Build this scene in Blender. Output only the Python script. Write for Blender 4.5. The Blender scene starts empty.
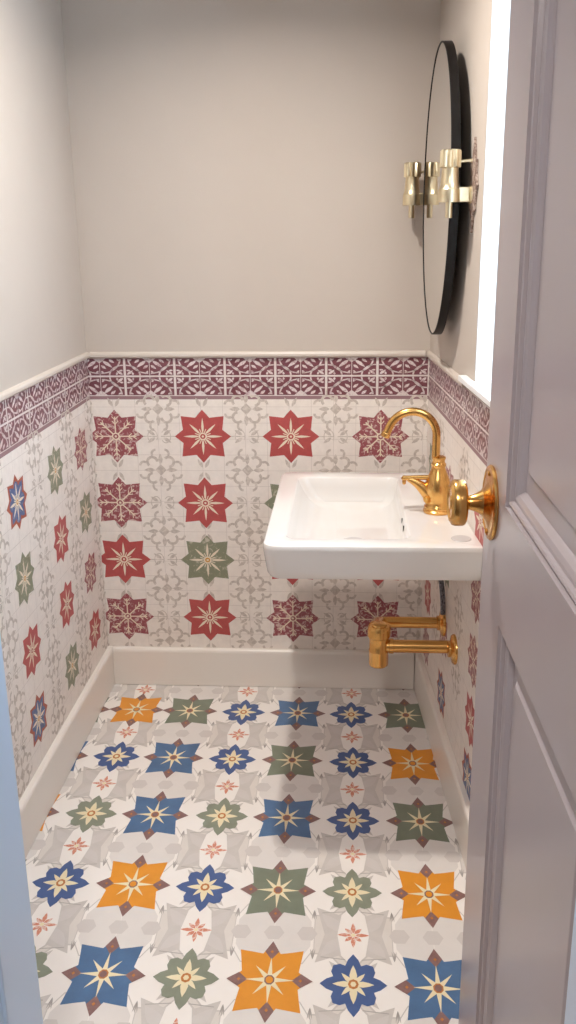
import bpy, bmesh, math, random
from mathutils import Vector, Matrix
random.seed(7)
PI = math.pi
S = bpy.context.scene
C = S.collection

# ------------------------------------------------------------------ materials
def srgb(r, g, b):
    def f(c):
        c /= 255.0
        return c / 12.92 if c <= .04045 else ((c + .055) / 1.055) ** 2.4
    return (f(r), f(g), f(b), 1)

def mat(name, col, rough=.6, metal=0, spec=.5, noise=0, nscale=20, bump=0, bscale=200, coat=0, anis=None):
    m = bpy.data.materials.new(name); m.use_nodes = True
    nt = m.node_tree; b = nt.nodes['Principled BSDF']
    b.inputs['Base Color'].default_value = col
    b.inputs['Roughness'].default_value = rough
    b.inputs['Metallic'].default_value = metal
    b.inputs['Specular IOR Level'].default_value = spec
    if coat: b.inputs['Coat Weight'].default_value = coat; b.inputs['Coat Roughness'].default_value = .08
    tc = nt.nodes.new('ShaderNodeTexCoord')
    if noise:
        n = nt.nodes.new('ShaderNodeTexNoise'); n.inputs['Scale'].default_value = nscale
        n.inputs['Detail'].default_value = 6; n.inputs['Roughness'].default_value = .65
        nt.links.new(tc.outputs['Object'], n.inputs['Vector'])
        r = nt.nodes.new('ShaderNodeValToRGB')
        r.color_ramp.elements[0].position = .3; r.color_ramp.elements[1].position = .7
        k = 1 - noise
        r.color_ramp.elements[0].color = (col[0] * k, col[1] * k, col[2] * k, 1)
        r.color_ramp.elements[1].color = (min(1, col[0] * (1 + noise * .5)), min(1, col[1] * (1 + noise * .5)), min(1, col[2] * (1 + noise * .5)), 1)
        nt.links.new(n.outputs['Fac'], r.inputs['Fac']); nt.links.new(r.outputs['Color'], b.inputs['Base Color'])
    if bump:
        n2 = nt.nodes.new('ShaderNodeTexNoise'); n2.inputs['Scale'].default_value = bscale; n2.inputs['Detail'].default_value = 3
        nt.links.new(tc.outputs['Object'], n2.inputs['Vector'])
        bp = nt.nodes.new('ShaderNodeBump'); bp.inputs['Strength'].default_value = bump; bp.inputs['Distance'].default_value = .002
        nt.links.new(n2.outputs['Fac'], bp.inputs['Height']); nt.links.new(bp.outputs['Normal'], b.inputs['Normal'])
    return m

def worn(name, colA, colB, scale=60, lo=.52, hi=.56, rough=.6, vor=True):
    """printed star colour worn through with pale crackle"""
    m = bpy.data.materials.new(name); m.use_nodes = True
    nt = m.node_tree; b = nt.nodes['Principled BSDF']; b.inputs['Roughness'].default_value = rough
    tc = nt.nodes.new('ShaderNodeTexCoord')
    n = nt.nodes.new('ShaderNodeTexNoise'); n.inputs['Scale'].default_value = scale; n.inputs['Detail'].default_value = 5
    n.inputs['Distortion'].default_value = 1.2
    nt.links.new(tc.outputs['Object'], n.inputs['Vector'])
    r = nt.nodes.new('ShaderNodeValToRGB'); r.color_ramp.elements[0].position = lo; r.color_ramp.elements[1].position = hi
    r.color_ramp.elements[0].color = colA; r.color_ramp.elements[1].color = colB
    nt.links.new(n.outputs['Fac'], r.inputs['Fac']); nt.links.new(r.outputs['Color'], b.inputs['Base Color'])
    return m

M = {}
M['plaster'] = mat('painted_plaster', srgb(194, 182, 171), .75, noise=.03, nscale=3, bump=.15, bscale=300)
M['ceiling'] = mat('ceiling_paint', srgb(235, 230, 224), .8)
M['paper'] = mat('printed_tile_ground', srgb(238, 228, 219), .45, noise=.07, nscale=38, bump=.1, bscale=90)
M['motif'] = worn('faded_grey_print', srgb(194, 181, 170), srgb(220, 208, 197), 70, .42, .68)
M['line'] = mat('fine_joint_line', srgb(212, 200, 191), .6, noise=.1, nscale=40)
M['red'] = mat('star_red', srgb(184, 82, 80), .45, noise=.14, nscale=60)
M['maroon'] = worn('star_worn_maroon', srgb(152, 80, 86), srgb(212, 184, 176), 75, .52, .62, .45)
M['green'] = worn('star_worn_green', srgb(136, 138, 114), srgb(196, 188, 168), 60, .55, .72, .45)
M['wblue'] = worn('star_worn_blue', srgb(80, 102, 146), srgb(160, 168, 186), 60, .55, .72, .45)
M['rust'] = mat('star_rust', srgb(176, 92, 68), .5, noise=.12, nscale=60)
M['cream'] = mat('star_ray_cream', srgb(234, 218, 196), .45)
M['gold_c'] = mat('star_centre_ochre', srgb(206, 150, 66), .45)
M['ffloor'] = mat('floor_tile_ground', srgb(226, 219, 212), .35, noise=.04, nscale=22)
M['fwhite'] = mat('floor_octagon_white', srgb(246, 240, 234), .33, noise=.015, nscale=14)
M['fpale'] = mat('floor_pale_cloud', srgb(228, 222, 217), .34, noise=.03, nscale=20)
M['fpale2'] = mat('floor_pale_diamond', srgb(214, 207, 202), .34, noise=.03, nscale=20)
M['fgrey'] = mat('floor_leaf_grey', srgb(210, 203, 197), .35, noise=.06, nscale=24)
M['fgrey2'] = mat('floor_leaf_dark', srgb(176, 169, 163), .35, noise=.08, nscale=30)
M['fblue'] = mat('floor_star_blue', srgb(82, 116, 156), .33, noise=.16, nscale=18)
M['fblue2'] = mat('floor_flower_blue', srgb(76, 100, 150), .33, noise=.12, nscale=24)
M['fgreen'] = mat('floor_star_green', srgb(126, 134, 116), .33, noise=.12, nscale=20)
M['fgreen2'] = mat('floor_flower_green', srgb(142, 148, 130), .33, noise=.12, nscale=24)
M['forange'] = mat('floor_star_orange', srgb(232, 152, 48), .33, noise=.08, nscale=16)
M['fmaroon'] = mat('floor_tip_mauve', srgb(142, 108, 104), .34, noise=.2, nscale=70)
M['fcoral'] = worn('floor_floret_coral', srgb(214, 138, 112), srgb(232, 204, 190), 90, .5, .62, .35)
M['fcream'] = mat('floor_ray_cream', srgb(240, 226, 190), .33)
M['fochre'] = mat('floor_centre_ochre', srgb(200, 128, 62), .34, noise=.2, nscale=80)
M['dado'] = mat('border_tile_maroon', srgb(122, 72, 80), .3, noise=.15, nscale=30)
M['dadow'] = worn('border_tile_pattern', srgb(220, 206, 204), srgb(170, 136, 140), 80, .5, .7, .3)
M['grout'] = mat('border_grout', srgb(222, 211, 206), .6)
M['mauve'] = mat('border_mauve_edge', srgb(150, 116, 120), .45)
M['trim'] = mat('painted_trim', srgb(204, 192, 181), .4)
M['skirt'] = mat('painted_skirting', srgb(236, 228, 219), .3, spec=.5)
M['sill'] = mat('white_sill', srgb(240, 240, 240), .4)
M['reveal'] = mat('white_reveal', srgb(238, 238, 238), .6)
M['door'] = mat('door_paint_mauve_grey', srgb(178, 167, 169), .28, noise=.02, nscale=5, spec=.5)
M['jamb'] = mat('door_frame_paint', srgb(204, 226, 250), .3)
M['ceramic'] = mat('white_glazed_ceramic', srgb(230, 225, 220), .08, spec=.6, coat=.4)
M['brass'] = mat('polished_gold_brass', (0.78, .44, .14, 1), .24, metal=1, noise=.05, nscale=10)
M['brass_d'] = mat('brushed_gold_brass', (0.70, .38, .10, 1), .34, metal=1)
M['palebrass'] = mat('pale_satin_brass', (0.86, .74, .50, 1), .3, metal=1)
M['oldbrass'] = worn('tarnished_plate', srgb(120, 98, 88), srgb(176, 158, 146), 90, .45, .6, .5)
M['black'] = mat('black_metal_frame', srgb(20, 16, 15), .45, spec=.25)
M['mirror'] = mat('mirror_glass', (.86, .86, .84, 1), .01, metal=1)
M['darkslot'] = mat('dark_opening', srgb(40, 36, 34), .6)
M['palegrey'] = mat('smooth_pale_grey', srgb(196, 190, 188), .25)
M['braid'] = worn('braided_steel_grey', srgb(60, 60, 72), srgb(150, 150, 160), 300, .45, .55, .4)
M['halls'] = mat('hall_plaster', srgb(170, 160, 156), .8)
M['hallf'] = mat('hall_floor', srgb(120, 104, 92), .5, noise=.1, nscale=8)
M['lampglow'] = mat('lamp_lens', (1, 1, 1, 1), .5)
M['chromehinge'] = mat('steel_hinge', (.6, .6, .6, 1), .3, metal=1)
g = bpy.data.materials.new('window_glass'); g.use_nodes = True
gb = g.node_tree.nodes['Principled BSDF']; gb.inputs['Transmission Weight'].default_value = 1
gb.inputs['Roughness'].default_value = .0; gb.inputs['IOR'].default_value = 1.02; gb.inputs['Base Color'].default_value = (1, 1, 1, 1)
M['glass'] = g

# ------------------------------------------------------------------ helpers
def link(name, bm, mats, parent=None, smooth=False, loc=None):
    me = bpy.data.meshes.new(name)
    bm.normal_update(); bm.to_mesh(me); bm.free()
    if not isinstance(mats, (list, tuple)): mats = [mats]
    for m in mats: me.materials.append(M[m] if isinstance(m, str) else m)
    o = bpy.data.objects.new(name, me); C.objects.link(o)
    if parent: o.parent = parent
    if smooth:
        for p in me.polygons: p.use_smooth = True
        if smooth != 'all': me.set_sharp_from_angle(angle=math.radians(38))
    return o

def root(name, loc, label=None, cat=None, group=None, rz=0):
    o = bpy.data.objects.new(name, None); C.objects.link(o)
    o.location = loc; o.rotation_euler = (0, 0, rz); o.empty_display_size = .05
    if label: o['label'] = label
    if cat: o['category'] = cat
    if group: o['group'] = group
    return o

def tag(o, label, cat, group=None):
    o['label'] = label; o['category'] = cat
    if group: o['group'] = group
    return o

def structure(o): o['kind'] = 'structure'; return o

def bevel(o, w, seg=2):
    m = o.modifiers.new('b', 'BEVEL'); m.width = w; m.segments = seg; m.limit_method = 'ANGLE'; m.angle_limit = .6
    for p in o.data.polygons: p.use_smooth = True
    o.data.set_sharp_from_angle(angle=math.radians(50))
    return o

def box(bm, a, b, fn=None, mi=0):
    fn = fn or (lambda x, y, z: (x, y, z))
    v = [bm.verts.new(fn(x, y, z)) for z in (a[2], b[2]) for y in (a[1], b[1]) for x in (a[0], b[0])]
    fs = [(0, 2, 3, 1), (4, 5, 7, 6), (0, 1, 5, 4), (2, 6, 7, 3), (0, 4, 6, 2), (1, 3, 7, 5)]
    for f in fs:
        fc = bm.faces.new([v[i] for i in f]); fc.material_index = mi
    return v

def basis(axis):
    a = Vector(axis).normalized()
    u = a.orthogonal().normalized(); w = a.cross(u)
    return a, u, w

def lathe(bm, prof, origin=(0, 0, 0), axis=(0, 0, 1), n=40, mi=0, flute=None, cap=True):
    """prof: (radius, height) pairs along axis"""
    a, u, w = basis(axis); o = Vector(origin); rings = []
    for k, (r, h) in enumerate(prof):
        ring = []
        for i in range(n):
            t = 2 * PI * i / n
            rr = r
            if flute and flute[0] <= h <= flute[1]: rr = r * (1 + flute[3] * math.cos(flute[2] * t))
            ring.append(bm.verts.new(o + a * h + (u * math.cos(t) + w * math.sin(t)) * rr))
        rings.append(ring)
    for A, B in zip(rings, rings[1:]):
        for i in range(n):
            j = (i + 1) % n
            bm.faces.new((A[i], A[j], B[j], B[i])).material_index = mi
    if cap:
        bm.faces.new(list(reversed(rings[0]))).material_index = mi
        bm.faces.new(rings[-1]).material_index = mi
    return rings

def tube(bm, pts, rad, n=18, mi=0, cap=True):
    pts = [Vector(p) for p in pts]; rings = []
    t0 = (pts[1] - pts[0]).normalized(); u = t0.orthogonal().normalized()
    for k, p in enumerate(pts):
        t = (pts[min(k + 1, len(pts) - 1)] - pts[max(k - 1, 0)]).normalized()
        u = (u - t * u.dot(t)).normalized(); w = t.cross(u)
        r = rad[k] if isinstance(rad, (list, tuple)) else rad
        rings.append([bm.verts.new(p + (u * math.cos(2 * PI * i / n) + w * math.sin(2 * PI * i / n)) * r) for i in range(n)])
    for A, B in zip(rings, rings[1:]):
        for i in range(n):
            j = (i + 1) % n
            bm.faces.new((A[i], A[j], B[j], B[i])).material_index = mi
    if cap:
        bm.faces.new(list(reversed(rings[0]))).material_index = mi; bm.faces.new(rings[-1]).material_index = mi

def bez(p0, p1, p2, p3, n=16):
    p0, p1, p2, p3 = map(Vector, (p0, p1, p2, p3))
    return [p0 * (1 - t) ** 3 + p1 * 3 * t * (1 - t) ** 2 + p2 * 3 * t * t * (1 - t) + p3 * t ** 3 for t in [i / n for i in range(n + 1)]]

# ------------------------------------------------------------------ flat printed patterns
class Sheet:
    """patterned faces laid on a plane: map(u, v, lift) gives the 3-D point; clipped to a rectangle"""
    def __init__(self, mp, clip, mats):
        self.bm = bmesh.new(); self.mp = mp; self.clip = clip; self.mats = mats
    def poly(self, pts, m, lift):
        pts = clip_poly(pts, self.clip)
        if len(pts) < 3: return
        vs = [self.bm.verts.new(self.mp(u, v, lift)) for u, v in pts]
        try:
            f = self.bm.faces.new(vs); f.material_index = self.mats.index(m)
        except ValueError: pass
    def fan(self, c, pts, m, lift):
        """star-shaped outline: one triangle per edge so that clipping stays right"""
        for i in range(len(pts)):
            self.poly([c, pts[i], pts[(i + 1) % len(pts)]], m, lift)

def clip_poly(pts, r):
    x0, y0, x1, y1 = r
    for ax, lim, sg in ((0, x0, 1), (0, x1, -1), (1, y0, 1), (1, y1, -1)):
        out = []
        for i in range(len(pts)):
            a, b = pts[i - 1], pts[i]
            da, db = (a[ax] - lim) * sg, (b[ax] - lim) * sg
            if (da >= 0) != (db >= 0):
                t = da / (da - db); out.append((a[0] + (b[0] - a[0]) * t, a[1] + (b[1] - a[1]) * t))
            if db >= 0: out.append(b)
        pts = out
        if len(pts) < 3: return []
    # drop duplicates
    o = []
    for p in pts:
        if not o or abs(p[0] - o[-1][0]) + abs(p[1] - o[-1][1]) > 1e-7: o.append(p)
    return o

def sym4(q):
    """points in one octant-pair -> around; q given for angle 0..90 excl."""
    out = []
    for k in range(4):
        c, s = [(1, 0), (0, 1), (-1, 0), (0, -1)][k]
        out += [(x * c - y * s, x * s + y * c) for x, y in q]
    return out

STAR = sym4([(1.0, 0), (.70, .25), (.76, .76), (.25, .70)])
STARF = sym4([(1.0, 0), (.70, .22), (.745, .5), (.79, .80), (.5, .745), (.22, .70)])
PETALS = sym4([(1.0, 0), (.80, .16), (.60, .24), (.66, .40), (.60, .60), (.40, .66), (.24, .60), (.16, .80)])
def scaled(P, cx, cy, rx, ry, rot=0):
    c, s = math.cos(rot), math.sin(rot)
    return [(cx + rx * (x * c - y * s), cy + ry * (x * s + y * c)) for x, y in P]
def rays(n, r0, r1, w, rot=0, alt=1.0):
    out = []
    for k in range(n):
        t = rot + 2 * PI * k / n; rr = r1 * (alt if k % 2 else 1)
        out.append((rr * math.cos(t), rr * math.sin(t)))
        t2 = t + PI / n; out.append((r0 * math.cos(t2), r0 * math.sin(t2)))
    return out
def ngon(n, r, rot=0): return [(r * math.cos(rot + 2 * PI * k / n), r * math.sin(rot + 2 * PI * k / n)) for k in range(n)]
def leaf(cx, cy, dx, dy, w):
    """pointed leaf from (cx,cy) to (cx+dx,cy+dy)"""
    l = math.hypot(dx, dy); nx, ny = -dy / l * w, dx / l * w
    P = []
    for t, k in ((0, 0), (.2, .7), (.45, 1), (.75, .6), (1, 0)): P.append((cx + dx * t + nx * k, cy + dy * t + ny * k))
    for t, k in ((.75, .6), (.45, 1), (.2, .7)): P.append((cx + dx * t - nx * k, cy + dy * t - ny * k))
    return P
def cent(P): return (sum(p[0] for p in P) / len(P), sum(p[1] for p in P) / len(P))
def arc_strip(sh, cx, cy, rx, ry, a0, a1, w, m, lift, n=8):
    for i in range(n):
        t0 = a0 + (a1 - a0) * i / n; t1 = a0 + (a1 - a0) * (i + 1) / n
        f = lambda t, k: (cx + (rx + k) * math.cos(t), cy + (ry + k) * math.sin(t))
        sh.poly([f(t0, -w), f(t1, -w), f(t1, w), f(t0, w)], m, lift)
def stroke(sh, a, b, w, m, lift):
    l = math.hypot(b[0] - a[0], b[1] - a[1]) or 1; nx, ny = -(b[1] - a[1]) / l * w / 2, (b[0] - a[0]) / l * w / 2
    sh.poly([(a[0] + nx, a[1] + ny), (b[0] + nx, b[1] + ny), (b[0] - nx, b[1] - ny), (a[0] - nx, a[1] - ny)], m, lift)

# ------------------------------------------------------------------ dimensions (metres)
W = 1.10; PHI = .0683
H1, HTRIM, HMID, H2, HEDGE = 1.174, 1.158, 1.0975, 1.033, 1.022
SK = .141; ST = .02; CEIL = 2.42
YF = -1.80                      # room side of the doorway wall
cP, sP = math.cos(PHI), math.sin(PHI)
def RW(s, o, z):                # s along the right wall from the back corner, o into the room
    return (W + s * sP - o * cP, -s * cP - o * sP, z)
LRW = 2.3

# ------------------------------------------------------------------ floor
FM = ['ffloor', 'fwhite', 'fpale', 'fpale2', 'fgrey', 'fgrey2', 'fblue', 'fblue2', 'fgreen', 'fgreen2', 'forange', 'fmaroon', 'fcoral', 'fcream', 'fochre']
A, B, OX, OY = .1813, .2907, .0559, .2019
fl = Sheet(lambda u, v, l: (u, v, l), (-.0, -2.3, 1.24, 0), FM)
box(fl.bm, (-.12, -2.3, -.1), (1.4, .12, 0))
e = .0002
kinds = {0: 'B B B B B B'.split()}
big = {(0, 0): 'green', (2, 0): 'blue', (4, 0): 'green', (5, 0): 'orange',
       (0, 1): 'orange', (2, 1): 'green', (4, 1): 'blue', (6, 1): 'blue',
       (0, 2): 'green', (2, 2): 'blue', (4, 2): 'blue', (6, 2): 'orange',
       (0, 3): 'orange', (2, 3): 'green', (4, 3): 'orange', (6, 3): 'green',
       (0, 4): 'blue', (2, 4): 'orange', (4, 4): 'blue', (6, 4): 'green',
       (0, 5): 'green', (2, 5): 'blue', (4, 5): 'green', (6, 5): 'orange',
       (0, 6): 'orange', (2, 6): 'green', (4, 6): 'blue', (6, 6): 'blue',
       (-2, 5): 'blue', (-2, 6): 'green', (-2, 4): 'green'}
small = {(1, 0): 'blue', (3, 0): 'blue', (1, 1): 'blue', (3, 1): 'blue', (5, 1): 'blue',
         (1, 2): 'blue', (3, 2): 'green', (5, 2): 'green', (1, 3): 'green', (3, 3): 'blue', (5, 3): 'blue',
         (1, 4): 'blue', (3, 4): 'green', (5, 4): 'green', (1, 5): 'green', (3, 5): 'blue', (5, 5): 'blue'}
def P(i, j): return (W - OX - i * A, -OY - j * B)
for j in range(-1, 7):
    for i in range(-2, 7):
        x, y = P(i, j)
        even = (i % 2 == 0)
        # white octagons between the stars of one row
        O = [(-.30, -.40), (.30, -.40), (.50, -.16), (.50, .16), (.30, .40), (-.30, .40), (-.50, .16), (-.50, -.16)]
        O = [(-.20, -.31), (.20, -.31), (.43, -.10), (.43, .10), (.20, .31), (-.20, .31), (-.43, .10), (-.43, -.10)]
        c = (x + A / 2, y); fl.fan(c, scaled(O, c[0], c[1], A * 1.05, B * .965), 'fgrey', .6 * e); fl.fan(c, scaled(O, c[0], c[1], A, B * .92), 'fwhite', 1 * e)
        xm, ym = x, y - B / 2
        if even:
            # twin pale clouds between two big stars
            for sx in (-1, 1):
                cc = (xm + sx * .235 * A, ym); dl_ = e * .3 * (sx > 0)
                Q = [(-.27, -.16), (-.14, -.31), (.14, -.31), (.27, -.16), (.27, .16), (.14, .31), (-.14, .31), (-.27, .16)]
                fl.fan(cc, scaled(Q, cc[0], cc[1], A * 1.045, B * 1.035), 'fgrey', 1.35 * e + dl_ * .3)
                fl.fan(cc, scaled(Q, cc[0], cc[1], A, B), 'fwhite', 1.5 * e + dl_)
                fl.fan(cc, scaled(Q, cc[0], cc[1], A * .86, B * .84), 'fpale', 2.2 * e + dl_)
            for sx in (-.42, 0, .42):
                fl.fan((xm + sx * A, ym), scaled(ngon(6, 1), xm + sx * A, ym, A * .13, B * .085), 'fpale2', 3 * e)
        else:
            # grey leaves round a white kite with a coral floret
            G = [(-.47, -.30), (-.18, -.22), (0, -.36), (.18, -.22), (.47, -.30), (.36, 0), (.47, .30), (.18, .22), (0, .36), (-.18, .22), (-.47, .30), (-.36, 0)]
            fl.fan((xm, ym), scaled(G, xm, ym, A, B), 'fgrey', 1.2 * e)
            for sx in (-1, 1):
                for sy in (-1, 1):
                    L = leaf(xm + sx * .14 * A, ym + sy * .03 * B, sx * .26 * A, sy * .20 * B, .016)
                    fl.fan(cent(L), L, 'fpale2', 1.9 * e)
                    stroke(fl, (xm + sx * .10 * A, ym + sy * .26 * B), (xm + sx * .40 * A, ym + sy * .24 * B), .0022, 'fgrey2', 2.2 * e)
            K = sym4([(.26, 0), (.15, .15), ])
            fl.fan((xm, ym), scaled([(-.20, 0), (-.15, .22), (0, .34), (.15, .22), (.20, 0), (.15, -.22), (0, -.34), (-.15, -.22)], xm, ym, A, B), 'fwhite', 2 * e)
            for k in range(8):
                t = k * PI / 4; R = .185 if k % 2 == 0 else .13
                L = leaf(xm + .02 * A * math.cos(t), ym + .02 * B * math.sin(t), R * A * math.cos(t), R * .62 * B * math.sin(t), .0055)
                fl.fan(cent(L), L, 'fcoral', 2.6 * e)
            fl.fan((xm, ym), scaled(ngon(8, 1), xm, ym, .03 * A, .02 * B), 'fcream', 3 * e)
        # little grey ties at the half nodes
        hx, hy = x + A / 2, ym
        for sy in (-1, 1):
            for k in (-1, 0, 1):
                L = leaf(hx, hy + sy * .27 * B, k * .03 * A, sy * -.11 * B, .0014); fl.fan(cent(L), L, 'fgrey2', 3 * e)
        jx, jy = random.uniform(-.003, .003), random.uniform(-.003, .003)
        col = big.get((i, j)); cs = small.get((i, j))
        if col is None and cs is None:
            if even: col = random.choice(['green', 'blue', 'orange'])
            else: cs = random.choice(['blue', 'green'])
        x += jx; y += jy
        if col:
            rx, ry = .49 * A, .375 * B
            fl.fan((x, y), scaled(STARF, x, y, rx, ry), 'f' + col, 4 * e)
            for k in range(4):
                D = [(1.05, 0), (.76, .18), (.54, 0), (.76, -.18)]
                fl.fan(scaled([(.76, 0)], x, y, rx, ry, k * PI / 2)[0], scaled(D, x, y, rx, ry, k * PI / 2), 'fmaroon', 5 * e)
                fl.fan(scaled([(.76, 0)], x, y, rx, ry, k * PI / 2)[0], scaled(ngon(4, .045), x + rx * .75 * math.cos(k * PI / 2), y + ry * .75 * math.sin(k * PI / 2), rx, ry), 'fochre', 6 * e)
            R = rays(8, .155, .60, 0, 0, .88)
            fl.fan((x, y), scaled(R, x, y, rx, ry), 'fcream', 6 * e)
            fl.fan((x, y), scaled(ngon(8, .13, PI / 8), x, y, rx, ry), 'fochre' if col != 'orange' else 'fmaroon', 7 * e)
            fl.fan((x, y), scaled(ngon(8, .095, PI / 8), x, y, rx, ry), 'f' + col if col == 'orange' else 'fmaroon', 8 * e)
        else:
            rx, ry = .40 * A, .30 * B
            cm = {'blue': 'fblue2', 'green': 'fgreen2'}[cs]
            # grey leaf wings behind the flower
            for k in range(4):
                t = PI / 4 + k * PI / 2
                L = leaf(x, y, rx * 1.05 * math.cos(t), ry * 1.05 * math.sin(t), .011); fl.fan(cent(L), L, 'fgrey', 3.5 * e)
            fl.fan((x, y), scaled(PETALS, x, y, rx, ry), cm, 4 * e)
            for k in range(8):
                t = k * PI / 4; q = .62 if k % 2 == 0 else .50
                L = leaf(x, y, rx * q * math.cos(t), ry * q * math.sin(t), .0085 if k % 2 == 0 else .006); fl.fan(cent(L), L, 'fcream', (5 + .1 * k) * e)
            fl.fan((x, y), scaled(ngon(8, .16), x, y, rx, ry), 'gold_c' if False else 'fochre', 6 * e)
            fl.fan((x, y), scaled(ngon(6, .09), x, y, rx, ry), 'fcream', 7 * e)
floor = structure(link('floor', fl.bm, FM))

# ------------------------------------------------------------------ walls with printed tiles
WM = ['plaster', 'paper', 'motif', 'line', 'red', 'maroon', 'green', 'wblue', 'rust', 'cream', 'gold_c', 'dado', 'dadow', 'grout', 'mauve']
def wall_star(sh, u, v, kind, rx=.093, ry=.089):
    m = {'r': 'red', 'm': 'maroon', 'g': 'green', 'b': 'wblue'}[kind]
    if kind == 'b':
        sh.fan((u, v), scaled(STAR, u, v, rx, ry), 'rust', 2 * e)
        sh.fan((u, v), scaled(PETALS, u, v, rx * .86, ry * .9, PI / 4), 'wblue', 2.5 * e)
    else:
        sh.fan((u, v), scaled(STAR, u, v, rx, ry), m, 2 * e)
    if kind == 'm':
        # leafy tracery
        for k in range(8):
            t = k * PI / 4
            stroke(sh, (u, v), (u + rx * .74 * math.cos(t), v + ry * .74 * math.sin(t)), .0042, 'cream', 3 * e)
            for q in (.45, .62):
                for s in (-1, 1):
                    a = (u + rx * q * math.cos(t), v + ry * q * math.sin(t)); t2 = t + s * .7
                    stroke(sh, a, (a[0] + rx * .17 * math.cos(t2), a[1] + ry * .17 * math.sin(t2)), .003, 'cream', 3 * e)
    else:
        for k in range(8):
            t = k * PI / 4; q = .60 if k % 2 == 0 else .56
            L = leaf(u + rx * .1 * math.cos(t), v + ry * .1 * math.sin(t), rx * q * math.cos(t), ry * q * math.sin(t), .0042)
            sh.fan(cent(L), L, 'cream', 3 * e)
        for k in range(8):
            t = k * PI / 4 + PI / 8
            stroke(sh, (u + rx * .1 * math.cos(t), v + ry * .1 * math.sin(t)), (u + rx * .3 * math.cos(t), v + ry * .3 * math.sin(t)), .003, 'cream', 3 * e)
    sh.fan((u, v), scaled(ngon(8, .15), u, v, rx, ry), 'cream', 3.5 * e)
    sh.fan((u, v), scaled(ngon(8, .10), u, v, rx, ry), {'g': 'gold_c', 'b': 'gold_c'}.get(kind, m), 4 * e)
    sh.fan((u, v), scaled(ngon(6, .045), u, v, rx, ry), 'cream', 4.5 * e)
def medallion(sh, u, v, k=1.0):
    a = .0175 * k
    sh.fan((u, v), scaled(ngon(4, 1), u, v, a, a * 1.05), 'motif', 1.6 * e)
    for s in range(4):
        t = PI / 4 + s * PI / 2
        cx, cy = u + .036 * k * math.cos(t), v + .036 * k * math.sin(t)
        arc_strip(sh, cx, cy, .0155 * k, .0155 * k, t - 2.3, t + 1.6, .0042 * k, 'motif', 1.6 * e, 10)
        L = leaf(u + .018 * k * math.cos(t - PI / 4), v + .018 * k * math.sin(t - PI / 4), .034 * k * math.cos(t - PI / 4), .034 * k * math.sin(t - PI / 4), .007 * k)
        sh.fan(cent(L), L, 'motif', 1.8 * e)
        for d in (-1, 1):
            tt = t - PI / 4
            bx, by = u + .052 * k * math.cos(tt), v + .052 * k * math.sin(tt)
            arc_strip(sh, bx - d * .014 * k * math.sin(tt), by + d * .014 * k * math.cos(tt), .012 * k, .012 * k, tt, tt + d * 2.2, .0036 * k, 'motif', 1.6 * e, 8)
def scroll(sh, u, v, vert=False):
    for s in (-1, 1):
        for d in (-1, 1):
            if vert: L = leaf(u + s * .004, v + d * .008, s * .016, d * .03, .006)
            else: L = leaf(u + s * .014, v + d * .004, s * .026, d * .018, .006)
            sh.fan(cent(L), L, 'motif', 1.6 * e)
        if not vert:
            arc_strip(sh, u + s * .022, v, .016, .022, -PI * .8 if s > 0 else -.6, PI * .8 if s > 0 else PI + .6, .0014, 'motif', 1.7 * e, 12)
            stroke(sh, (u + s * .006, v), (u + s * .055, v), .003, 'motif', 1.7 * e)
def border(sh, u0, u1, off=.0397):
    TW = .0815
    sh.poly([(u0, H2), (u1, H2), (u1, HTRIM), (u0, HTRIM)], 'grout', 1 * e)
    sh.poly([(u0, HEDGE), (u1, HEDGE), (u1, H2), (u0, H2)], 'mauve', 1 * e)
    k0 = int(math.floor((u0 - off) / TW)) - 1; k1 = int(math.ceil((u1 - off) / TW)) + 1
    gt = .0028
    for k in range(k0, k1):
        for r, (z0, z1) in enumerate(((H2, HMID), (HMID, HTRIM))):
            a, b = off + k * TW + gt * (1.4 if k % 2 else .35), off + (k + 1) * TW - gt * (.35 if k % 2 else 1.4)
            c, d = z0 + gt, z1 - gt
            sh.poly([(a, c), (b, c), (b, d), (a, d)], 'dado', 2 * e)
            fx = (k % 2 == 0); fy = (r == 0)
            # curves centred on one corner of each tile, mirrored tile to tile
            X = lambda t: a + (b - a) * (t if fx else 1 - t)
            Y = lambda t: c + (d - c) * (t if fy else 1 - t)
            def pl(P, m='dadow', l=3): 
                P = [(X(x), Y(y)) for x, y in P]; sh.fan(cent(P), P, m, l * e)
            def arc(cx, cy, r0, t0, t1, w=.05, n=9):
                for i in range(n):
                    q0 = t0 + (t1 - t0) * i / n; q1 = t0 + (t1 - t0) * (i + 1) / n
                    P = [(X(cx + rr * math.cos(q)), Y(cy + rr * math.sin(q))) for rr, q in ((r0 - w / 2, q0), (r0 - w / 2, q1), (r0 + w / 2, q1), (r0 + w / 2, q0))]
                    sh.poly(P, 'dadow', 3 * e)
            arc(0, 0, .88, .05, PI / 2 - .05, .07)
            arc(1, 1, .60, PI + .02, 1.5 * PI - .02, .07)
            pl(leaf(.12, .12, .42, .42, .09)); pl(leaf(.05, .40, .22, .22, .07)); pl(leaf(.40, .05, .22, .22, .07))
            pl([(.0, .0), (.26, .0), (.14, .14), (.0, .26)])
            pl(leaf(.96, .96, -.26, -.26, .07)); pl(leaf(.98, .70, -.18, .02, .05)); pl(leaf(.70, .98, .02, -.18, .05))
            pl(leaf(.72, .05, .2, .12, .05)); pl(leaf(.05, .72, .12, .2, .05))
def joints(sh, u0, u1, z0, z1, du, dz, ou=0):
    """hairline joints of the small printed tiles"""
    k = 0; z = z0
    while z < z1:
        stroke(sh, (u0, z), (u1, z), .0012, 'line', .8 * e); z += dz
    u = u0 + ou
    while u < u1:
        stroke(sh, (u, z0), (u, z1), .0012, 'line', .8 * e); u += du

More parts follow.
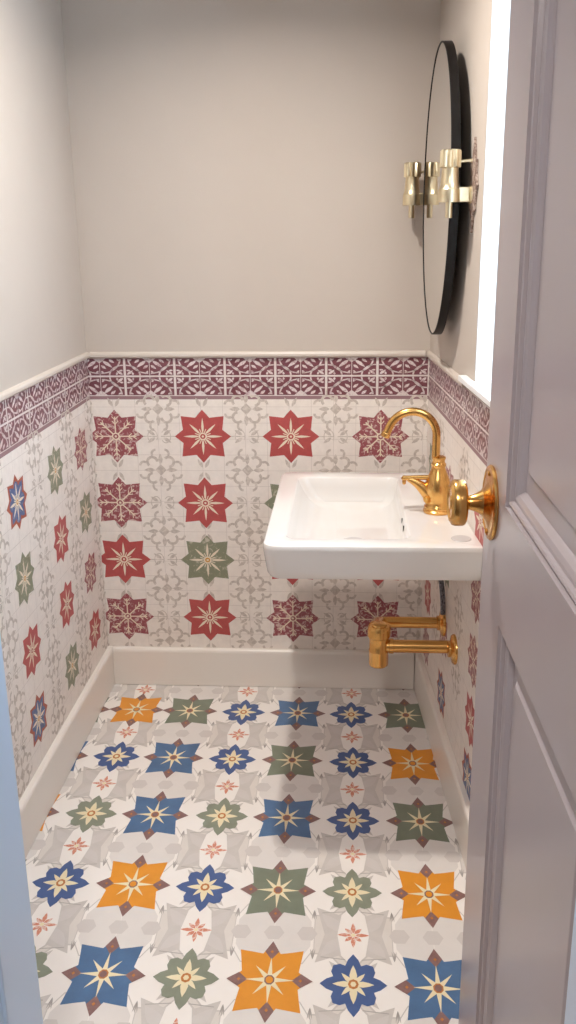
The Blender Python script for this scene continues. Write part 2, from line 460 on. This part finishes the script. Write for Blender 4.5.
# back wall
bw = Sheet(lambda u, v, l: (u, -l, v), (0, 0, W, H1), WM)
box(bw.bm, (-.12, 0, -.1), (W + .3, .12, CEIL + .1))
bw.poly([(0, 0), (W, 0), (W, HTRIM), (0, HTRIM)], 'paper', .5 * e)
joints(bw, 0, W, SK, HEDGE, .0722, .0535, .003)
XS = [.078, .368, .658, .95]; ZS = [.899, .671, .468, .256]
grid = ['mrrm', 'mrgm', 'rgrr', 'mrmm']
for r in range(4):
    for c in range(4):
        wall_star(bw, XS[c], ZS[r], grid[r][c])
zz = [.99, .785, .57, .362, .165]
for xm in (-.067, .223, .513, .804, 1.09):
    for z in zz: medallion(bw, xm, z, 1.08)
    for z in ZS: scroll(bw, xm, z)
for x in XS:
    for z in zz: scroll(bw, x, z, True)
border(bw, 0, W)
structure(link('wall_back', bw.bm, WM))

# left wall, u = distance toward the doorway
lw = Sheet(lambda u, v, l: (l, -u, v), (0, 0, -YF, H1), WM)
box(lw.bm, (-.12, YF - .13, -.1), (0, .0, CEIL + .1))
lw.poly([(0, 0), (-YF, 0), (-YF, HTRIM), (0, HTRIM)], 'paper', .5 * e)
joints(lw, 0, -YF, SK, HEDGE, .075, .0535, .0)
US = [.145, .415, .742, 1.05, 1.36, 1.67]; ZL = [.888, .68, .472, .268]
gl = ['mgb', 'grg', 'mrr', 'rgb']
ext = 'grmbrg'
for r in range(4):
    for c, u in enumerate(US):
        wall_star(lw, u, ZL[r], gl[r][c] if c < 3 else ext[(r + c) % 6], rx=.077, ry=.0735 if c > 0 else .07)
for u in (0.0, .28, .58, .896, 1.205, 1.515):
    for z in (.99, .784, .576, .37, .19): medallion(lw, u, z, 1.05)
    for z in ZL: scroll(lw, u, z)
border(lw, 0, -YF, .02)
structure(link('wall_left', lw.bm, WM))

# right wall, angled, with the window opening
WS0, WS1, WZ0, WZ1, WD = .712, 1.42, 1.185, 2.18, .17
rw = Sheet(lambda u, v, l: RW(u, l, v), (0, 0, LRW, H1), WM)
R3 = lambda x, y, z: RW(x, y, z)
for a, b in (((-.1, -WD, -.1), (WS0, 0, CEIL + .1)), ((WS0, -WD, -.1), (WS1, 0, WZ0)), ((WS0, -WD, WZ1), (WS1, 0, CEIL + .1)), ((WS1, -WD, -.1), (LRW, 0, CEIL + .1))):
    box(rw.bm, a, b, R3)
rw.poly([(0, 0), (LRW, 0), (LRW, HTRIM), (0, HTRIM)], 'paper', .5 * e)
joints(rw, 0, LRW, SK, HEDGE, .075, .0535, .0)
for (u, z, k) in [(.857, .69, 'm'), (.857, .515, 'm'), (.857, .35, 'r'), (.852, .185, 'b'), (.43, .205, 'b'), (.43, .40, 'm'), (.43, .62, 'g'), (.857, .88, 'r'), (.43, .84, 'm'),
                  (.12, .84, 'g'), (.12, .62, 'm'), (.12, .40, 'r'), (.12, .22, 'm'), (1.2, .7, 'g'), (1.2, .5, 'r'), (1.2, .3, 'm'), (1.2, .9, 'r')]:
    wall_star(rw, u, z, k, rx=.077 if u > .2 else .07, ry=.073)
for u in (.27, .64, 1.03):
    for z in (.75, .55, .37, .94): medallion(rw, u, z, 1.0)
border(rw, 0, LRW, .02)
structure(link('wall_right', rw.bm, WM))

# ceiling, doorway wall, hall
bm = bmesh.new(); box(bm, (-.12, -2.3, CEIL), (1.5, .12, CEIL + .1)); structure(link('ceiling', bm, 'ceiling'))
JX = .352
bm = bmesh.new(); box(bm, (-.12, YF - .12, -.1), (JX - .03, YF, CEIL)); box(bm, (JX - .03, YF - .12, 2.32), (1.22, YF, CEIL))
structure(link('wall_front', bm, 'plaster'))
bm = bmesh.new(); box(bm, (-1.0, -4.1, -.1), (2.3, -2.3, 0)); box(bm, (-1.0, -2.3, -.1), (-.12, -1.92, 0)); structure(link('floor_hall', bm, 'hallf'))
bm = bmesh.new(); box(bm, (-1.0, -4.1, CEIL), (2.3, -2.3, CEIL + .1)); box(bm, (-1.0, -2.3, CEIL), (-.12, -1.92, CEIL + .1)); structure(link('ceiling_hall', bm, 'ceiling'))
bm = bmesh.new(); box(bm, (-1.0, -4.2, -.1), (2.3, -4.1, CEIL + .1)); structure(link('wall_hall_end', bm, 'halls'))
bm = bmesh.new(); box(bm, (-1.1, -4.2, -.1), (-1.0, -1.82, CEIL + .1)); box(bm, (-1.0, -1.92, -.1), (-.12, -1.82, CEIL + .1)); structure(link('wall_hall_left', bm, 'halls'))
bm = bmesh.new(); box(bm, (2.3, -4.2, -.1), (2.4, -2.2, CEIL + .1)); box(bm, (1.22, -2.4, -.1), (2.3, -2.3, CEIL + .1)); structure(link('wall_hall_right', bm, 'halls'))

# left door lining and moulded casing on the hall side
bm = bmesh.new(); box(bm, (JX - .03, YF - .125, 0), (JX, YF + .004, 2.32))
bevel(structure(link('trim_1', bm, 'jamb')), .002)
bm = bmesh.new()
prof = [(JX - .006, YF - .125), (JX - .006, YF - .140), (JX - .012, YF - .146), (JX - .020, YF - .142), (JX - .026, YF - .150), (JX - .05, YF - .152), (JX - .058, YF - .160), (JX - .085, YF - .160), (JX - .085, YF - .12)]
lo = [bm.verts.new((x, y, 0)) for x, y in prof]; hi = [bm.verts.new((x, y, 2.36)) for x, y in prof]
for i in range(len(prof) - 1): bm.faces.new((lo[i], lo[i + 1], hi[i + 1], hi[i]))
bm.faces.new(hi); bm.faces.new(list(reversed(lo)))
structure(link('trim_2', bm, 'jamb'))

# window: frame, glass, sill
wn = root('window_1', RW((WS0 + WS1) / 2, -WD + .03, WZ0)); structure(wn)
def wpart(name, boxes, m, bv=0):
    bm = bmesh.new(); inv = Vector(wn.location)
    for a, b in boxes: box(bm, a, b, lambda x, y, z: Vector(RW(x, y, z)) - inv)
    o = link(name, bm, m, wn)
    if bv: bevel(o, bv)
    return o
fo = -WD + .005; fi = -WD + .055
wpart('window_frame', [((WS0, fo, WZ0), (WS0 + .045, fi, WZ1)), ((WS1 - .045, fo, WZ0), (WS1, fi, WZ1)), ((WS0 + .045, fo, WZ0), (WS1 - .045, fi, WZ0 + .045)), ((WS0 + .045, fo, WZ1 - .045), (WS1 - .045, fi, WZ1))], 'sill', .004)
wpart('window_pane', [((WS0 + .046, fo + .02, WZ0 + .046), (WS1 - .046, fo + .024, WZ1 - .046))], 'glass')
wpart('window_sill', [((WS0 - .10, .0005, WZ0 - .008), (WS1 + .05, .022, WZ0 + .006)), ((WS0 + .001, fi + .001, WZ0 + .0005), (WS1 - .001, .0005, WZ0 + .006))], 'sill', .002)
wpart('window_reveal', [((WS0 + .0005, fi + .001, WZ0 + .007), (WS0 + .006, -.0005, WZ1 - .007)), ((WS1 - .006, fi + .001, WZ0 + .007), (WS1 - .0005, -.0005, WZ1 - .007)), ((WS0 + .007, fi + .001, WZ1 - .006), (WS1 - .007, -.0005, WZ1 - .0005))], 'reveal')

# rounded rail above the border, one per wall
def rail(name, fn, u0, u1):
    pr = [(.0006, HTRIM), (.009, HTRIM), (.012, HTRIM + .004), (.012, H1 - .005), (.009, H1), (.0006, H1 + .003)]
    bm = bmesh.new()
    a = [bm.verts.new(fn(u0, o, z)) for o, z in pr]; b = [bm.verts.new(fn(u1, o, z)) for o, z in pr]
    for i in range(len(pr)): j = (i + 1) % len(pr); bm.faces.new((a[i], a[j], b[j], b[i]))
    bm.faces.new(a); bm.faces.new(list(reversed(b)))
    bmesh.ops.recalc_face_normals(bm, faces=bm.faces)
    structure(link(name, bm, 'trim'))
rail('trim_3', lambda u, o, z: (u, -o, z), .0125, W - .0135)
rail('trim_4', lambda u, o, z: (o, -u, z), .0, -YF)
rail('trim_5', lambda u, o, z: RW(u, o, z), .0, WS0 - .101)
bm = bmesh.new()

# skirting
def skirting(name, fn, u0, u1):
    pr = [(.0006, 0.002), (ST, 0.002), (ST, SK - .012), (ST - .002, SK - .004), (ST - .006, SK), (.0006, SK)]
    bm = bmesh.new()
    a = [bm.verts.new(fn(u0, o, z)) for o, z in pr]; b = [bm.verts.new(fn(u1, o, z)) for o, z in pr]
    for i in range(len(pr)): j = (i + 1) % len(pr); bm.faces.new((a[i], a[j], b[j], b[i]))
    bm.faces.new(a); bm.faces.new(list(reversed(b)))
    bmesh.ops.recalc_face_normals(bm, faces=bm.faces)
    structure(link(name, bm, 'skirt'))
skirting('baseboard_back', lambda u, o, z: (u, -o, z), ST + .0005, W - ST - .002)
skirting('baseboard_left', lambda u, o, z: (o, -u, z), 0, -YF)
skirting('baseboard_right', lambda u, o, z: RW(u, o, z), 0, LRW - .05)

# ------------------------------------------------------------------ door (swung into the room, far edge carries the knob)
DX, DY = 1.073, -1.47; DW = .82; DT = .04; DH = 2.03; SL = .024
door = structure(root('door_1', (DX, DY, 0), rz=0))
nrm = Vector((-1, -SL, 0)).normalized(); ddir = Vector((SL, -1, 0)).normalized()
def DP(s, o, z): v = ddir * s + nrm * o; return (v.x, v.y, z)   # local to door root; s from free edge, o out of the visible face
bm = bmesh.new()
panels = [(.17, .67, 1.149, 1.93), (.17, .67, .18, .957)]
cuts = sorted({0, .17, .67, DW}); zc = [.01, .18, .957, 1.149, 1.93, DH]
for i in range(3):
    for k in range(5):
        hole = (i == 1 and k in (1, 3))
        o0, o1 = (-DT + .013, -.022) if hole else (-DT, 0)
        box(bm, (cuts[i], o0, zc[k]), (cuts[i + 1], o1, zc[k + 1]), DP)
bmesh.ops.remove_doubles(bm, verts=bm.verts, dist=1e-5)
body = link('door_leaf', bm, 'door', door)
for (s0, s1, z0, z1) in panels:
    # moulding: bead, quirk and cove falling to the sunk panel
    pr = [(0, .0), (.001, -.007), (.004, -.0085), (.0055, -.0045), (.008, -.0035), (.011, -.0048), (.0125, -.0105), (.018, -.0105), (.025, -.0135), (.030, -.019), (.032, -.0222)]
    bm = bmesh.new(); rings = []
    for d, o in pr:
        rings.append([bm.verts.new(DP(s, o, z)) for s, z in ((s0 + d, z0 + d), (s1 - d, z0 + d), (s1 - d, z1 - d), (s0 + d, z1 - d))])
    for a, b in zip(rings, rings[1:]):
        for i in range(4): j = (i + 1) % 4; bm.faces.new((a[i], a[j], b[j], b[i]))
    bmesh.ops.recalc_face_normals(bm, faces=bm.faces)
    link('panel_moulding', bm, 'door', door)
    # raised field with bevelled margin
    bm = bmesh.new(); rings = []
    for d, o in ((.036, -.0218), (.062, -.0205), (.068, -.0165), (.07, -.0162)):
        rings.append([bm.verts.new(DP(s, o, z)) for s, z in ((s0 + d, z0 + d), (s1 - d, z0 + d), (s1 - d, z1 - d), (s0 + d, z1 - d))])
    for a, b in zip(rings, rings[1:]):
        for i in range(4): j = (i + 1) % 4; bm.faces.new((a[i], a[j], b[j], b[i]))
    bm.faces.new(rings[-1])
    bmesh.ops.recalc_face_normals(bm, faces=bm.faces)
    link('raised_panel', bm, 'door', door)
KZ = 1.124; KS = .062
ko = Vector(DP(KS, 0, KZ))
bm = bmesh.new(); lathe(bm, [(.060, 0), (.061, .003), (.059, .006), (.053, .0075), (.052, .006), (.046, .0065), (.030, .010), (.022, .016)], ko, nrm, 56)
rose = link('knob_rose', bm, 'brass', door, smooth=True)
for dz in (-.048, .048):
    bm = bmesh.new(); lathe(bm, [(.0042, .0055), (.0042, .0085), (.003, .0095)], ko + Vector((0, 0, dz)), nrm, 14); link('screw', bm, 'brass_d', rose, smooth=True)
bm = bmesh.new(); lathe(bm, [(.022, .014), (.016, .024), (.0125, .032), (.0115, .037), (.014, .041), (.032, .042), (.0360, .044), (.0375, .047), (.0375, .060), (.036, .064), (.030, .068), (.028, .0655), (.012, .0655), (.010, .068), (.004, .0685)], ko, nrm, 56)
link('door_knob', bm, 'brass', door, smooth=True)
for hz in (.25, 1.1, 1.8):
    bm = bmesh.new(); tube(bm, [Vector(DP(DW + .004, .004, hz)), Vector(DP(DW + .004, .004, hz + .09))], .006, 12); link('hinge', bm, 'chromehinge', door, smooth=True)
# hinge post of the door frame
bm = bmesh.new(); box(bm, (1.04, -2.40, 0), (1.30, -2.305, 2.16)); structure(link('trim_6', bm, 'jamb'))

# ------------------------------------------------------------------ wash basin
def rpoly(corners, rad, n=8):
    out = []; m = len(corners)
    for i in range(m):
        p = Vector(corners[i]); a = Vector(corners[i - 1]); b = Vector(corners[(i + 1) % m]); r = rad[i]
        d1 = (a - p).normalized(); d2 = (b - p).normalized(); ang = d1.angle(d2); t = r / math.tan(ang / 2)
        cc = p + (d1 + d2).normalized() * (r / math.sin(ang / 2))
        s = p + d1 * t; f = p + d2 * t; a0 = math.atan2(s.y - cc.y, s.x - cc.x); a1 = math.atan2(f.y - cc.y, f.x - cc.x)
        da = (a1 - a0 + PI) % (2 * PI) - PI
        for k in range(n + 1): tt = a0 + da * k / n; out.append((cc.x + r * math.cos(tt), cc.y + r * math.sin(tt)))
    return out
ZR = .83
basin = root('wash_basin', (.9, -.55, ZR), 'white rectangular ceramic wash basin hung on the patterned right wall', 'wash basin')
bo = Vector(basin.location)
def wallx(y): return W - y * math.tan(PHI) - .001
def quad(x0, yn, yf, dr=0): return [(x0, yn), (wallx(yn) - dr, yn), (wallx(yf) - dr, yf), (x0, yf)]
rings = []
bm = bmesh.new()
def ring(corners, rad, z):
    pts = rpoly(corners, rad); r = [bm.verts.new(Vector((x, y, z)) - bo) for x, y in pts]; rings.append(r)
tiny = .002
ring(quad(.665, -.878, -.215), (.03, tiny, tiny, .03), .7435)
ring(quad(.655, -.887, -.204), (.034, tiny, tiny, .034), .7445)
ring(quad(.6495, -.8925, -.198), (.036, tiny, tiny, .036), .752)
ring(quad(.6475, -.8945, -.194), (.036, tiny, tiny, .036), .765)
ring(quad(.641, -.901, -.188), (.036, tiny, tiny, .036), .815)
ring(quad(.641, -.901, -.188), (.036, tiny, tiny, .036), .822)
ring(quad(.6435, -.8985, -.1905, .0), (.034, tiny, tiny, .034), .828)
ring(quad(.650, -.892, -.197, .0), (.03, tiny, tiny, .03), .830)
n_out = len(rings)
IN = [(.690, -.846), (1.000, -.842), (.997, -.252), (.692, -.252)]
def inset(c, d, dxl=0, dxr=0): return [(c[0][0] + d + dxl, c[0][1] + d), (c[1][0] - d - dxr, c[1][1] + d), (c[2][0] - d - dxr, c[2][1] - d), (c[3][0] + d + dxl, c[3][1] - d)]
ri = (.03,) * 4
ring(IN, ri, .830); ring(inset(IN, .003), ri, .829); ring(inset(IN, .006), ri, .825)
ring(inset(IN, .010, .008, 0), ri, .80); ring(inset(IN, .014, .022, .002), ri, .772)
ring(inset(IN, .022, .034, .006), ri, .757); ring(inset(IN, .040, .04, .01), ri, .7505)
ring(inset(IN, .09, .03, .0), (.02,) * 4, .7488); ring(inset(IN, .12, .0, .0), (.01,) * 4, .7480)
for a, b in zip(rings, rings[1:]):
    n = len(a)
    for i in range(n): j = (i + 1) % n; bm.faces.new((a[i], a[j], b[j], b[i]))
bm.faces.new(rings[-1]); bm.faces.new(list(reversed(rings[0])))
# keep the underside below the bowl floor
for r_ in rings[:2]:
    for v in r_: v.co.z -= .002
bmesh.ops.recalc_face_normals(bm, faces=bm.faces)
link('basin_body', bm, 'ceramic', basin, smooth=True)
bm = bmesh.new(); lathe(bm, [(.006, 0), (.0075, .001), (.0085, .003)], Vector((.9915, -.655, .792)) - bo, (-1, 0, .1), 20)
of = link('overflow_ring', bm, 'ceramic', basin, smooth=True)
for yy in (-.600, -.665):
    bm = bmesh.new(); lathe(bm, [(.0075, 0), (.0075, .004)], Vector((.9915, yy, .796)) - bo, (-1, 0, 0), 20)
    for v in bm.verts: v.co.z = (v.co.z - (.796 - ZR)) * 1.6 + (.796 - ZR)
    link('overflow_slot', bm, 'darkslot', basin, smooth=True)
bm = bmesh.new(); lathe(bm, [(.030, 0), (.030, .002), (.026, .004), (.024, .003), (.020, .003), (.018, .006), (.0, .0065)], Vector((.86, -.62, .7482)) - bo, (0, 0, 1), 32)
link('waste_plug', bm, 'palegrey', basin, smooth=True)
bm = bmesh.new(); lathe(bm, [(.024, 0), (.024, .0008), (.023, .0016), (.0, .0018)], Vector((1.117, -.835, .8301)) - bo, (0, 0, 1), 36)
link('deck_disc', bm, 'palegrey', basin, smooth=True)  # flat pale grey disc lying on the basin deck

# ------------------------------------------------------------------ tap
tx, ty = 1.079, -.613
tap = root('basin_tap', (tx, ty, ZR + .0002), 'gold swan-neck mixer tap with side lever standing on the white basin', 'tap')
bm = bmesh.new()
lathe(bm, [(.035, 0), (.0365, .003), (.0365, .007), (.033, .010), (.0345, .014), (.034, .018), (.031, .021), (.0295, .030), (.033, .045), (.0350, .062), (.0325, .082), (.0265, .098), (.0205, .112), (.0175, .122), (.0195, .126), (.0195, .131), (.0165, .134), (.016, .141), (.018, .144), (.018, .149), (.012, .152)], (0, 0, 0), (0, 0, 1), 44)
# cast shoulder sweeping from the body toward the lever
sh_pts = bez((-.012, 0, .040), (-.035, 0, .062), (-.048, 0, .078), (-.078, 0, .0890), 14)
tube(bm, sh_pts, [.023 - .0165 * i / 14 for i in range(15)], 18)
link('tap_body', bm, 'brass', tap, smooth=True)
bm = bmesh.new()
pts = [(-.008, 0, .148), (-.008, 0, .19)] + [(-.008 - .0625 + .0625 * math.cos(t), 0, .205 + .0625 * math.sin(t)) for t in [PI * k / 22 for k in range(0, 20)]]
last = Vector(pts[-1]); pts.append(tuple(last + Vector((-.010, 0, -.022))));
pts = [(p[0], p[1], p[2]) for p in pts]
tube(bm, pts, .0105, 22)
sp = link('spout', bm, 'brass', tap, smooth=True)
bm = bmesh.new(); d = (Vector(pts[-1]) - Vector(pts[-2])).normalized()
lathe(bm, [(.0105, 0), (.0125, .002), (.0125, .010), (.0115, .012), (.008, .012)], Vector(pts[-1]) - d * .004, d, 24); link('aerator', bm, 'brass', sp, smooth=True)
bm = bmesh.new()
tube(bm, [(-.012, 0, .094), (-.05, 0, .0935), (-.075, 0, .0925), (-.090, 0, .0915), (-.095, 0, .089)], [.0075, .0062, .0062, .0075, .003], 16)
lathe(bm, [(.004, 0), (.0055, .004), (.0045, .012), (.002, .014)], (-.088, 0, .088), (0, 0, -1), 14)
link('lever', bm, 'brass', tap, smooth=True)
bm = bmesh.new(); lathe(bm, [(.008, .026), (.011, .031), (.010, .040), (.004, .043)], (0, 0, .048), (-.6, -.35, -.2), 18); link('lever_cap', bm, 'brass_d', tap, smooth=True)

# ------------------------------------------------------------------ bottle trap under the basin
trap = root('bottle_trap', (.933, -.6, .378), 'gold bottle trap with two pipes running into the right wall below the basin', 'trap')
to = Vector(trap.location)
bm = bmesh.new()
lathe(bm, [(.024, .0), (.026, .002), (.0265, .008), (.0265, .040), (.0275, .043), (.0275, .048), (.0262, .050), (.0262, .078), (.0275, .081), (.0275, .086)], (0, 0, 0), (0, 0, 1), 48, flute=(.003, .045, 8, .02))
link('trap_cup', bm, 'brass', trap, smooth=True)
bm = bmesh.new()
lathe(bm, [(.029, .086), (.0315, .089), (.032, .106), (.031, .116), (.028, .122), (.027, .120), (.021, .120), (.019, .125), (.011, .127)], (0, 0, 0), (0, 0, 1), 48)
link('trap_head', bm, 'brass', trap, smooth=True)
ZB = .067
def flange(yw, z, r=.042):
    s = -(yw) / cP; wp = Vector(RW(s, .0006, z)) - to
    nn = Vector((-cP, -sP, 0))
    bm = bmesh.new(); lathe(bm, [(r, 0), (r, .004), (r * .93, .008), (r * .6, .012), (.0215, .014), (.0215, .020), (.018, .021)], wp, nn, 40)
    link('wall_flange', bm, 'brass', trap, smooth=True)
    return wp
w1 = flange(-.615, .436)
bm = bmesh.new(); tube(bm, [Vector((.02, 0, w1.z)), Vector((w1.x - .001, 0, w1.z))], .018, 24)
lathe(bm, [(.019, 0), (.021, .001), (.021, .012), (.019, .013)], (.028, 0, w1.z), (1, 0, 0), 24)
link('outlet_pipe', bm, 'brass', trap, smooth=True)
w2 = flange(-.43, .434, .040)
bm = bmesh.new(); q = w2.y
tube(bm, [Vector((-.004, .01, .100)), Vector((-.004, .05, .092)), Vector((-.002, q * .7, .074)), Vector((.012, q, w2.z)), Vector((.04, q, w2.z)), Vector((w2.x - .001, q, w2.z))], [.018, .018, .0175, .0165, .0165, .0165], 24)
link('upper_pipe', bm, 'brass', trap, smooth=True)

# flexible hose
bm = bmesh.new()
p0 = Vector(RW(.22, .03, .721)); p3 = Vector(RW(.462, .010, .475))
tube(bm, bez(p0, p0 + Vector((.0, -.10, -.05)), p3 + Vector((.0, .0, .14)), p3, 22), .0075, 12)
tag(link('supply_hose', bm, 'braid', smooth=True), 'thin dark braided hose hanging below the basin above the wall flange', 'hose')

# ------------------------------------------------------------------ mirror
my, mz, mo = -.352, 1.632, .052
sm = -my / cP
mir = root('wall_mirror', RW(sm, .0, mz), 'tall oval mirror with a slim black metal rim hanging on the right wall', 'mirror')
mo_ = Vector(mir.location)
RA, RB = .226, .367
def mell(o, k, z0=0, n=96): return [Vector(RW(sm + (RA + k) * math.cos(2 * PI * i / n), o, mz + (RB + k) * math.sin(2 * PI * i / n))) - mo_ for i in range(n)]
def loops(bm, ls, cap0=False, cap1=False):
    R = [[bm.verts.new(p) for p in l] for l in ls]
    for a, b in zip(R, R[1:]):
        for i in range(len(a)): j = (i + 1) % len(a); bm.faces.new((a[i], a[j], b[j], b[i]))
    if cap0: bm.faces.new(list(reversed(R[0])))
    if cap1: bm.faces.new(R[-1])
    bmesh.ops.recalc_face_normals(bm, faces=bm.faces)
bm = bmesh.new(); loops(bm, [mell(.030, -.02), mell(.030, 0), mell(mo, 0), mell(mo + .001, -.001), mell(mo + .001, -.0035), mell(mo - .002, -.0035)], cap0=True)
link('mirror_rim', bm, 'black', mir, smooth=True)
bm = bmesh.new(); loops(bm, [mell(mo - .003, -.003), mell(mo - .0008, -.003)], True, True)
link('mirror_glass', bm, 'mirror', mir)
for dz in (-.15, .15):
    bm = bmesh.new(); box(bm, (sm - .05, .0008, mz + dz - .02), (sm + .05, .0305, mz + dz + .02), lambda x, y, z: Vector(RW(x, y, z)) - mo_)
    link('hanging_bracket', bm, 'black', mir)

# ------------------------------------------------------------------ wall lamps beside the mirror
def make_lamp(X):
    t = root('wall_lamp', (0, 0, 0))       # local x = out of the wall, z up, origin on the wall
    bm = bmesh.new()                        # fluted cap, body, lower rod about the lamp axis
    lathe(bm, [(.020, .040), (.0235, .042), (.0235, .078), (.021, .081), (.015, .081), (.014, .076)], (X, 0, 0), (0, 0, 1), 72, flute=(.0415, .0785, 10, .11))
    link('fluted_cap', bm, 'palebrass', t, smooth=True)
    bm = bmesh.new()
    lathe(bm, [(.0265, -.037), (.0268, -.035), (.0262, -.008), (.0245, -.006), (.0215, .008), (.0195, .038), (.020, .040)], (X, 0, 0), (0, 0, 1), 48)
    link('lamp_body', bm, 'palebrass', t, smooth=True)
    bm = bmesh.new(); lathe(bm, [(.0085, -.036), (.0085, -.070), (.0078, -.073), (.004, -.073)], (X, 0, 0), (0, 0, 1), 28)
    link('lower_rod', bm, 'palebrass', t, smooth=True)
    bm = bmesh.new(); box(bm, (.012, -.014, -.037), (X - .006, .014, -.003))
    bevel(link('bracket', bm, 'palebrass', t), .002)
    bm = bmesh.new(); tube(bm, [(.004, 0, .056), (.02, 0, .056), (X - .016, 0, .054)], [.0055, .0035, .0035], 12)
    lathe(bm, [(.010, 0), (.010, .004), (.006, .006)], (.001, 0, .056), (1, 0, 0), 20)
    link('top_arm', bm, 'palebrass', t, smooth=True)
    bm = bmesh.new()                        # pierced star-shaped back plate
    Pt = []
    N = 16
    for k in range(N):
        tt = 2 * PI * k / N
        r = [1, .60, .74, .60][k % 4] if k % 8 in (0, 1, 2, 3, 4, 5, 6, 7) else 1
        Pt.append((r * .062 * math.sin(tt) * (1.0 if k % 8 != 4 else .8), r * .108 * math.cos(tt)))
    lo = [bm.verts.new((.0008, a, b)) for a, b in Pt]; hi = [bm.verts.new((.006, a, b)) for a, b in Pt]
    md = [bm.verts.new((.009, a * .55, b * .55)) for a, b in Pt]
    for i in range(N):
        j = (i + 1) % N; bm.faces.new((lo[i], lo[j], hi[j], hi[i])); bm.faces.new((hi[i], hi[j], md[j], md[i]))
    bm.faces.new(md); bm.faces.new(list(reversed(lo)))
    bmesh.ops.recalc_face_normals(bm, faces=bm.faces)
    link('back_plate', bm, 'oldbrass', t)
    bm = bmesh.new(); lathe(bm, [(.022, .008), (.022, .013), (.018, .016)], (0, 0, -.02), (1, 0, 0), 28)
    link('boss', bm, 'palebrass', t, smooth=True)
    return t
l1 = make_lamp(.060); l1['category'] = 'wall lamp'; l1['group'] = 'brass wall lamps flanking the mirror'
l2 = make_lamp(.078); l2['category'] = 'wall lamp'; l2['group'] = 'brass wall lamps flanking the mirror'
l2['label'] = 'brass wall lamp on the far side of the oval mirror, next to the back corner'
l1['label'] = 'brass wall lamp on a spiky star plate, between the mirror and the window'
l1.location = RW(.61, 0, 1.642); l1.rotation_euler = (0, 0, PI + PHI)
l2.location = RW(.068, 0, 1.648); l2.rotation_euler = (0, 0, PI + PHI)

# ------------------------------------------------------------------ ceiling downlight
dl = root('ceiling_downlight', (.61, -.86, CEIL), 'small round recessed downlight in the white ceiling above the floor', 'ceiling light')
bm = bmesh.new(); lathe(bm, [(.048, 0), (.048, -.004), (.044, -.007), (.036, -.007), (.035, -.001)], (0, 0, 0), (0, 0, 1), 40, cap=False)
bmesh.ops.recalc_face_normals(bm, faces=bm.faces); link('bezel', bm, 'sill', dl, smooth=True)
ld = bpy.data.lights.new('downlight', 'AREA'); ld.shape = 'DISK'; ld.size = .07; ld.energy = 11.5; ld.color = (1, .94, .87); ld.spread = math.radians(145)
lo_ = bpy.data.objects.new('downlight_lamp', ld); C.objects.link(lo_); lo_.location = (0, 0, -.008); lo_.parent = dl

# soft fill light added in the hall, behind the camera and unseen
hl = root('hall_fill_light', (.6, -3.0, CEIL), 'unseen round fill light added on the hall ceiling outside the doorway', 'ceiling light')
bm = bmesh.new(); lathe(bm, [(.16, 0), (.16, -.03), (.15, -.04), (.14, -.03), (.14, -.005)], (0, 0, 0), (0, 0, 1), 48, cap=False)
bmesh.ops.recalc_face_normals(bm, faces=bm.faces); link('fill_light_ring', bm, 'sill', hl, smooth=True)
ld = bpy.data.lights.new('hall', 'AREA'); ld.shape = 'DISK'; ld.size = .26; ld.energy = 19; ld.color = (1, .95, .91)
lo_ = bpy.data.objects.new('hall_fill_lamp', ld); C.objects.link(lo_); lo_.location = (0, 0, -.045); lo_.parent = hl

# daylight: pale blue sky; a portal in the window opening helps sampling
wd = bpy.data.worlds.new('sky'); S.world = wd; wd.use_nodes = True
bg = wd.node_tree.nodes['Background']; bg.inputs['Color'].default_value = (.60, .80, 1.0, 1); bg.inputs['Strength'].default_value = 6.5
pd = bpy.data.lights.new('portal', 'AREA'); pd.shape = 'RECTANGLE'; pd.size = WS1 - WS0; pd.size_y = WZ1 - WZ0; pd.cycles.is_portal = True
po = bpy.data.objects.new('window_portal', pd); C.objects.link(po)
po.location = RW((WS0 + WS1) / 2, -WD - .03, (WZ0 + WZ1) / 2)
po.rotation_euler = Vector((cP, sP, 0)).to_track_quat('Z', 'Y').to_euler()

# ------------------------------------------------------------------ camera
F, PITCH, ROLL, YAW = 934.785, .2939, -.0125, -.0656
cam = bpy.data.cameras.new('camera'); co = bpy.data.objects.new('camera', cam); C.objects.link(co); S.camera = co
fw = Vector((math.sin(YAW) * math.cos(PITCH), math.cos(YAW) * math.cos(PITCH), -math.sin(PITCH)))
r = fw.cross(Vector((0, 0, 1))).normalized(); u = r.cross(fw)
r2 = r * math.cos(ROLL) + u * math.sin(ROLL); u2 = -r * math.sin(ROLL) + u * math.cos(ROLL)
mt = Matrix((r2, u2, -fw)).transposed().to_4x4(); mt.translation = Vector((.8418, -2.9902, 1.5482)); co.matrix_world = mt
cam.sensor_fit = 'VERTICAL'; cam.sensor_height = 24; cam.lens = 24 * F / 1024; cam.clip_start = .02

S.view_settings.view_transform = 'Standard'; S.view_settings.look = 'None'; S.view_settings.gamma = 1
S.view_settings.use_curve_mapping = False; S.view_settings.exposure = 0.32
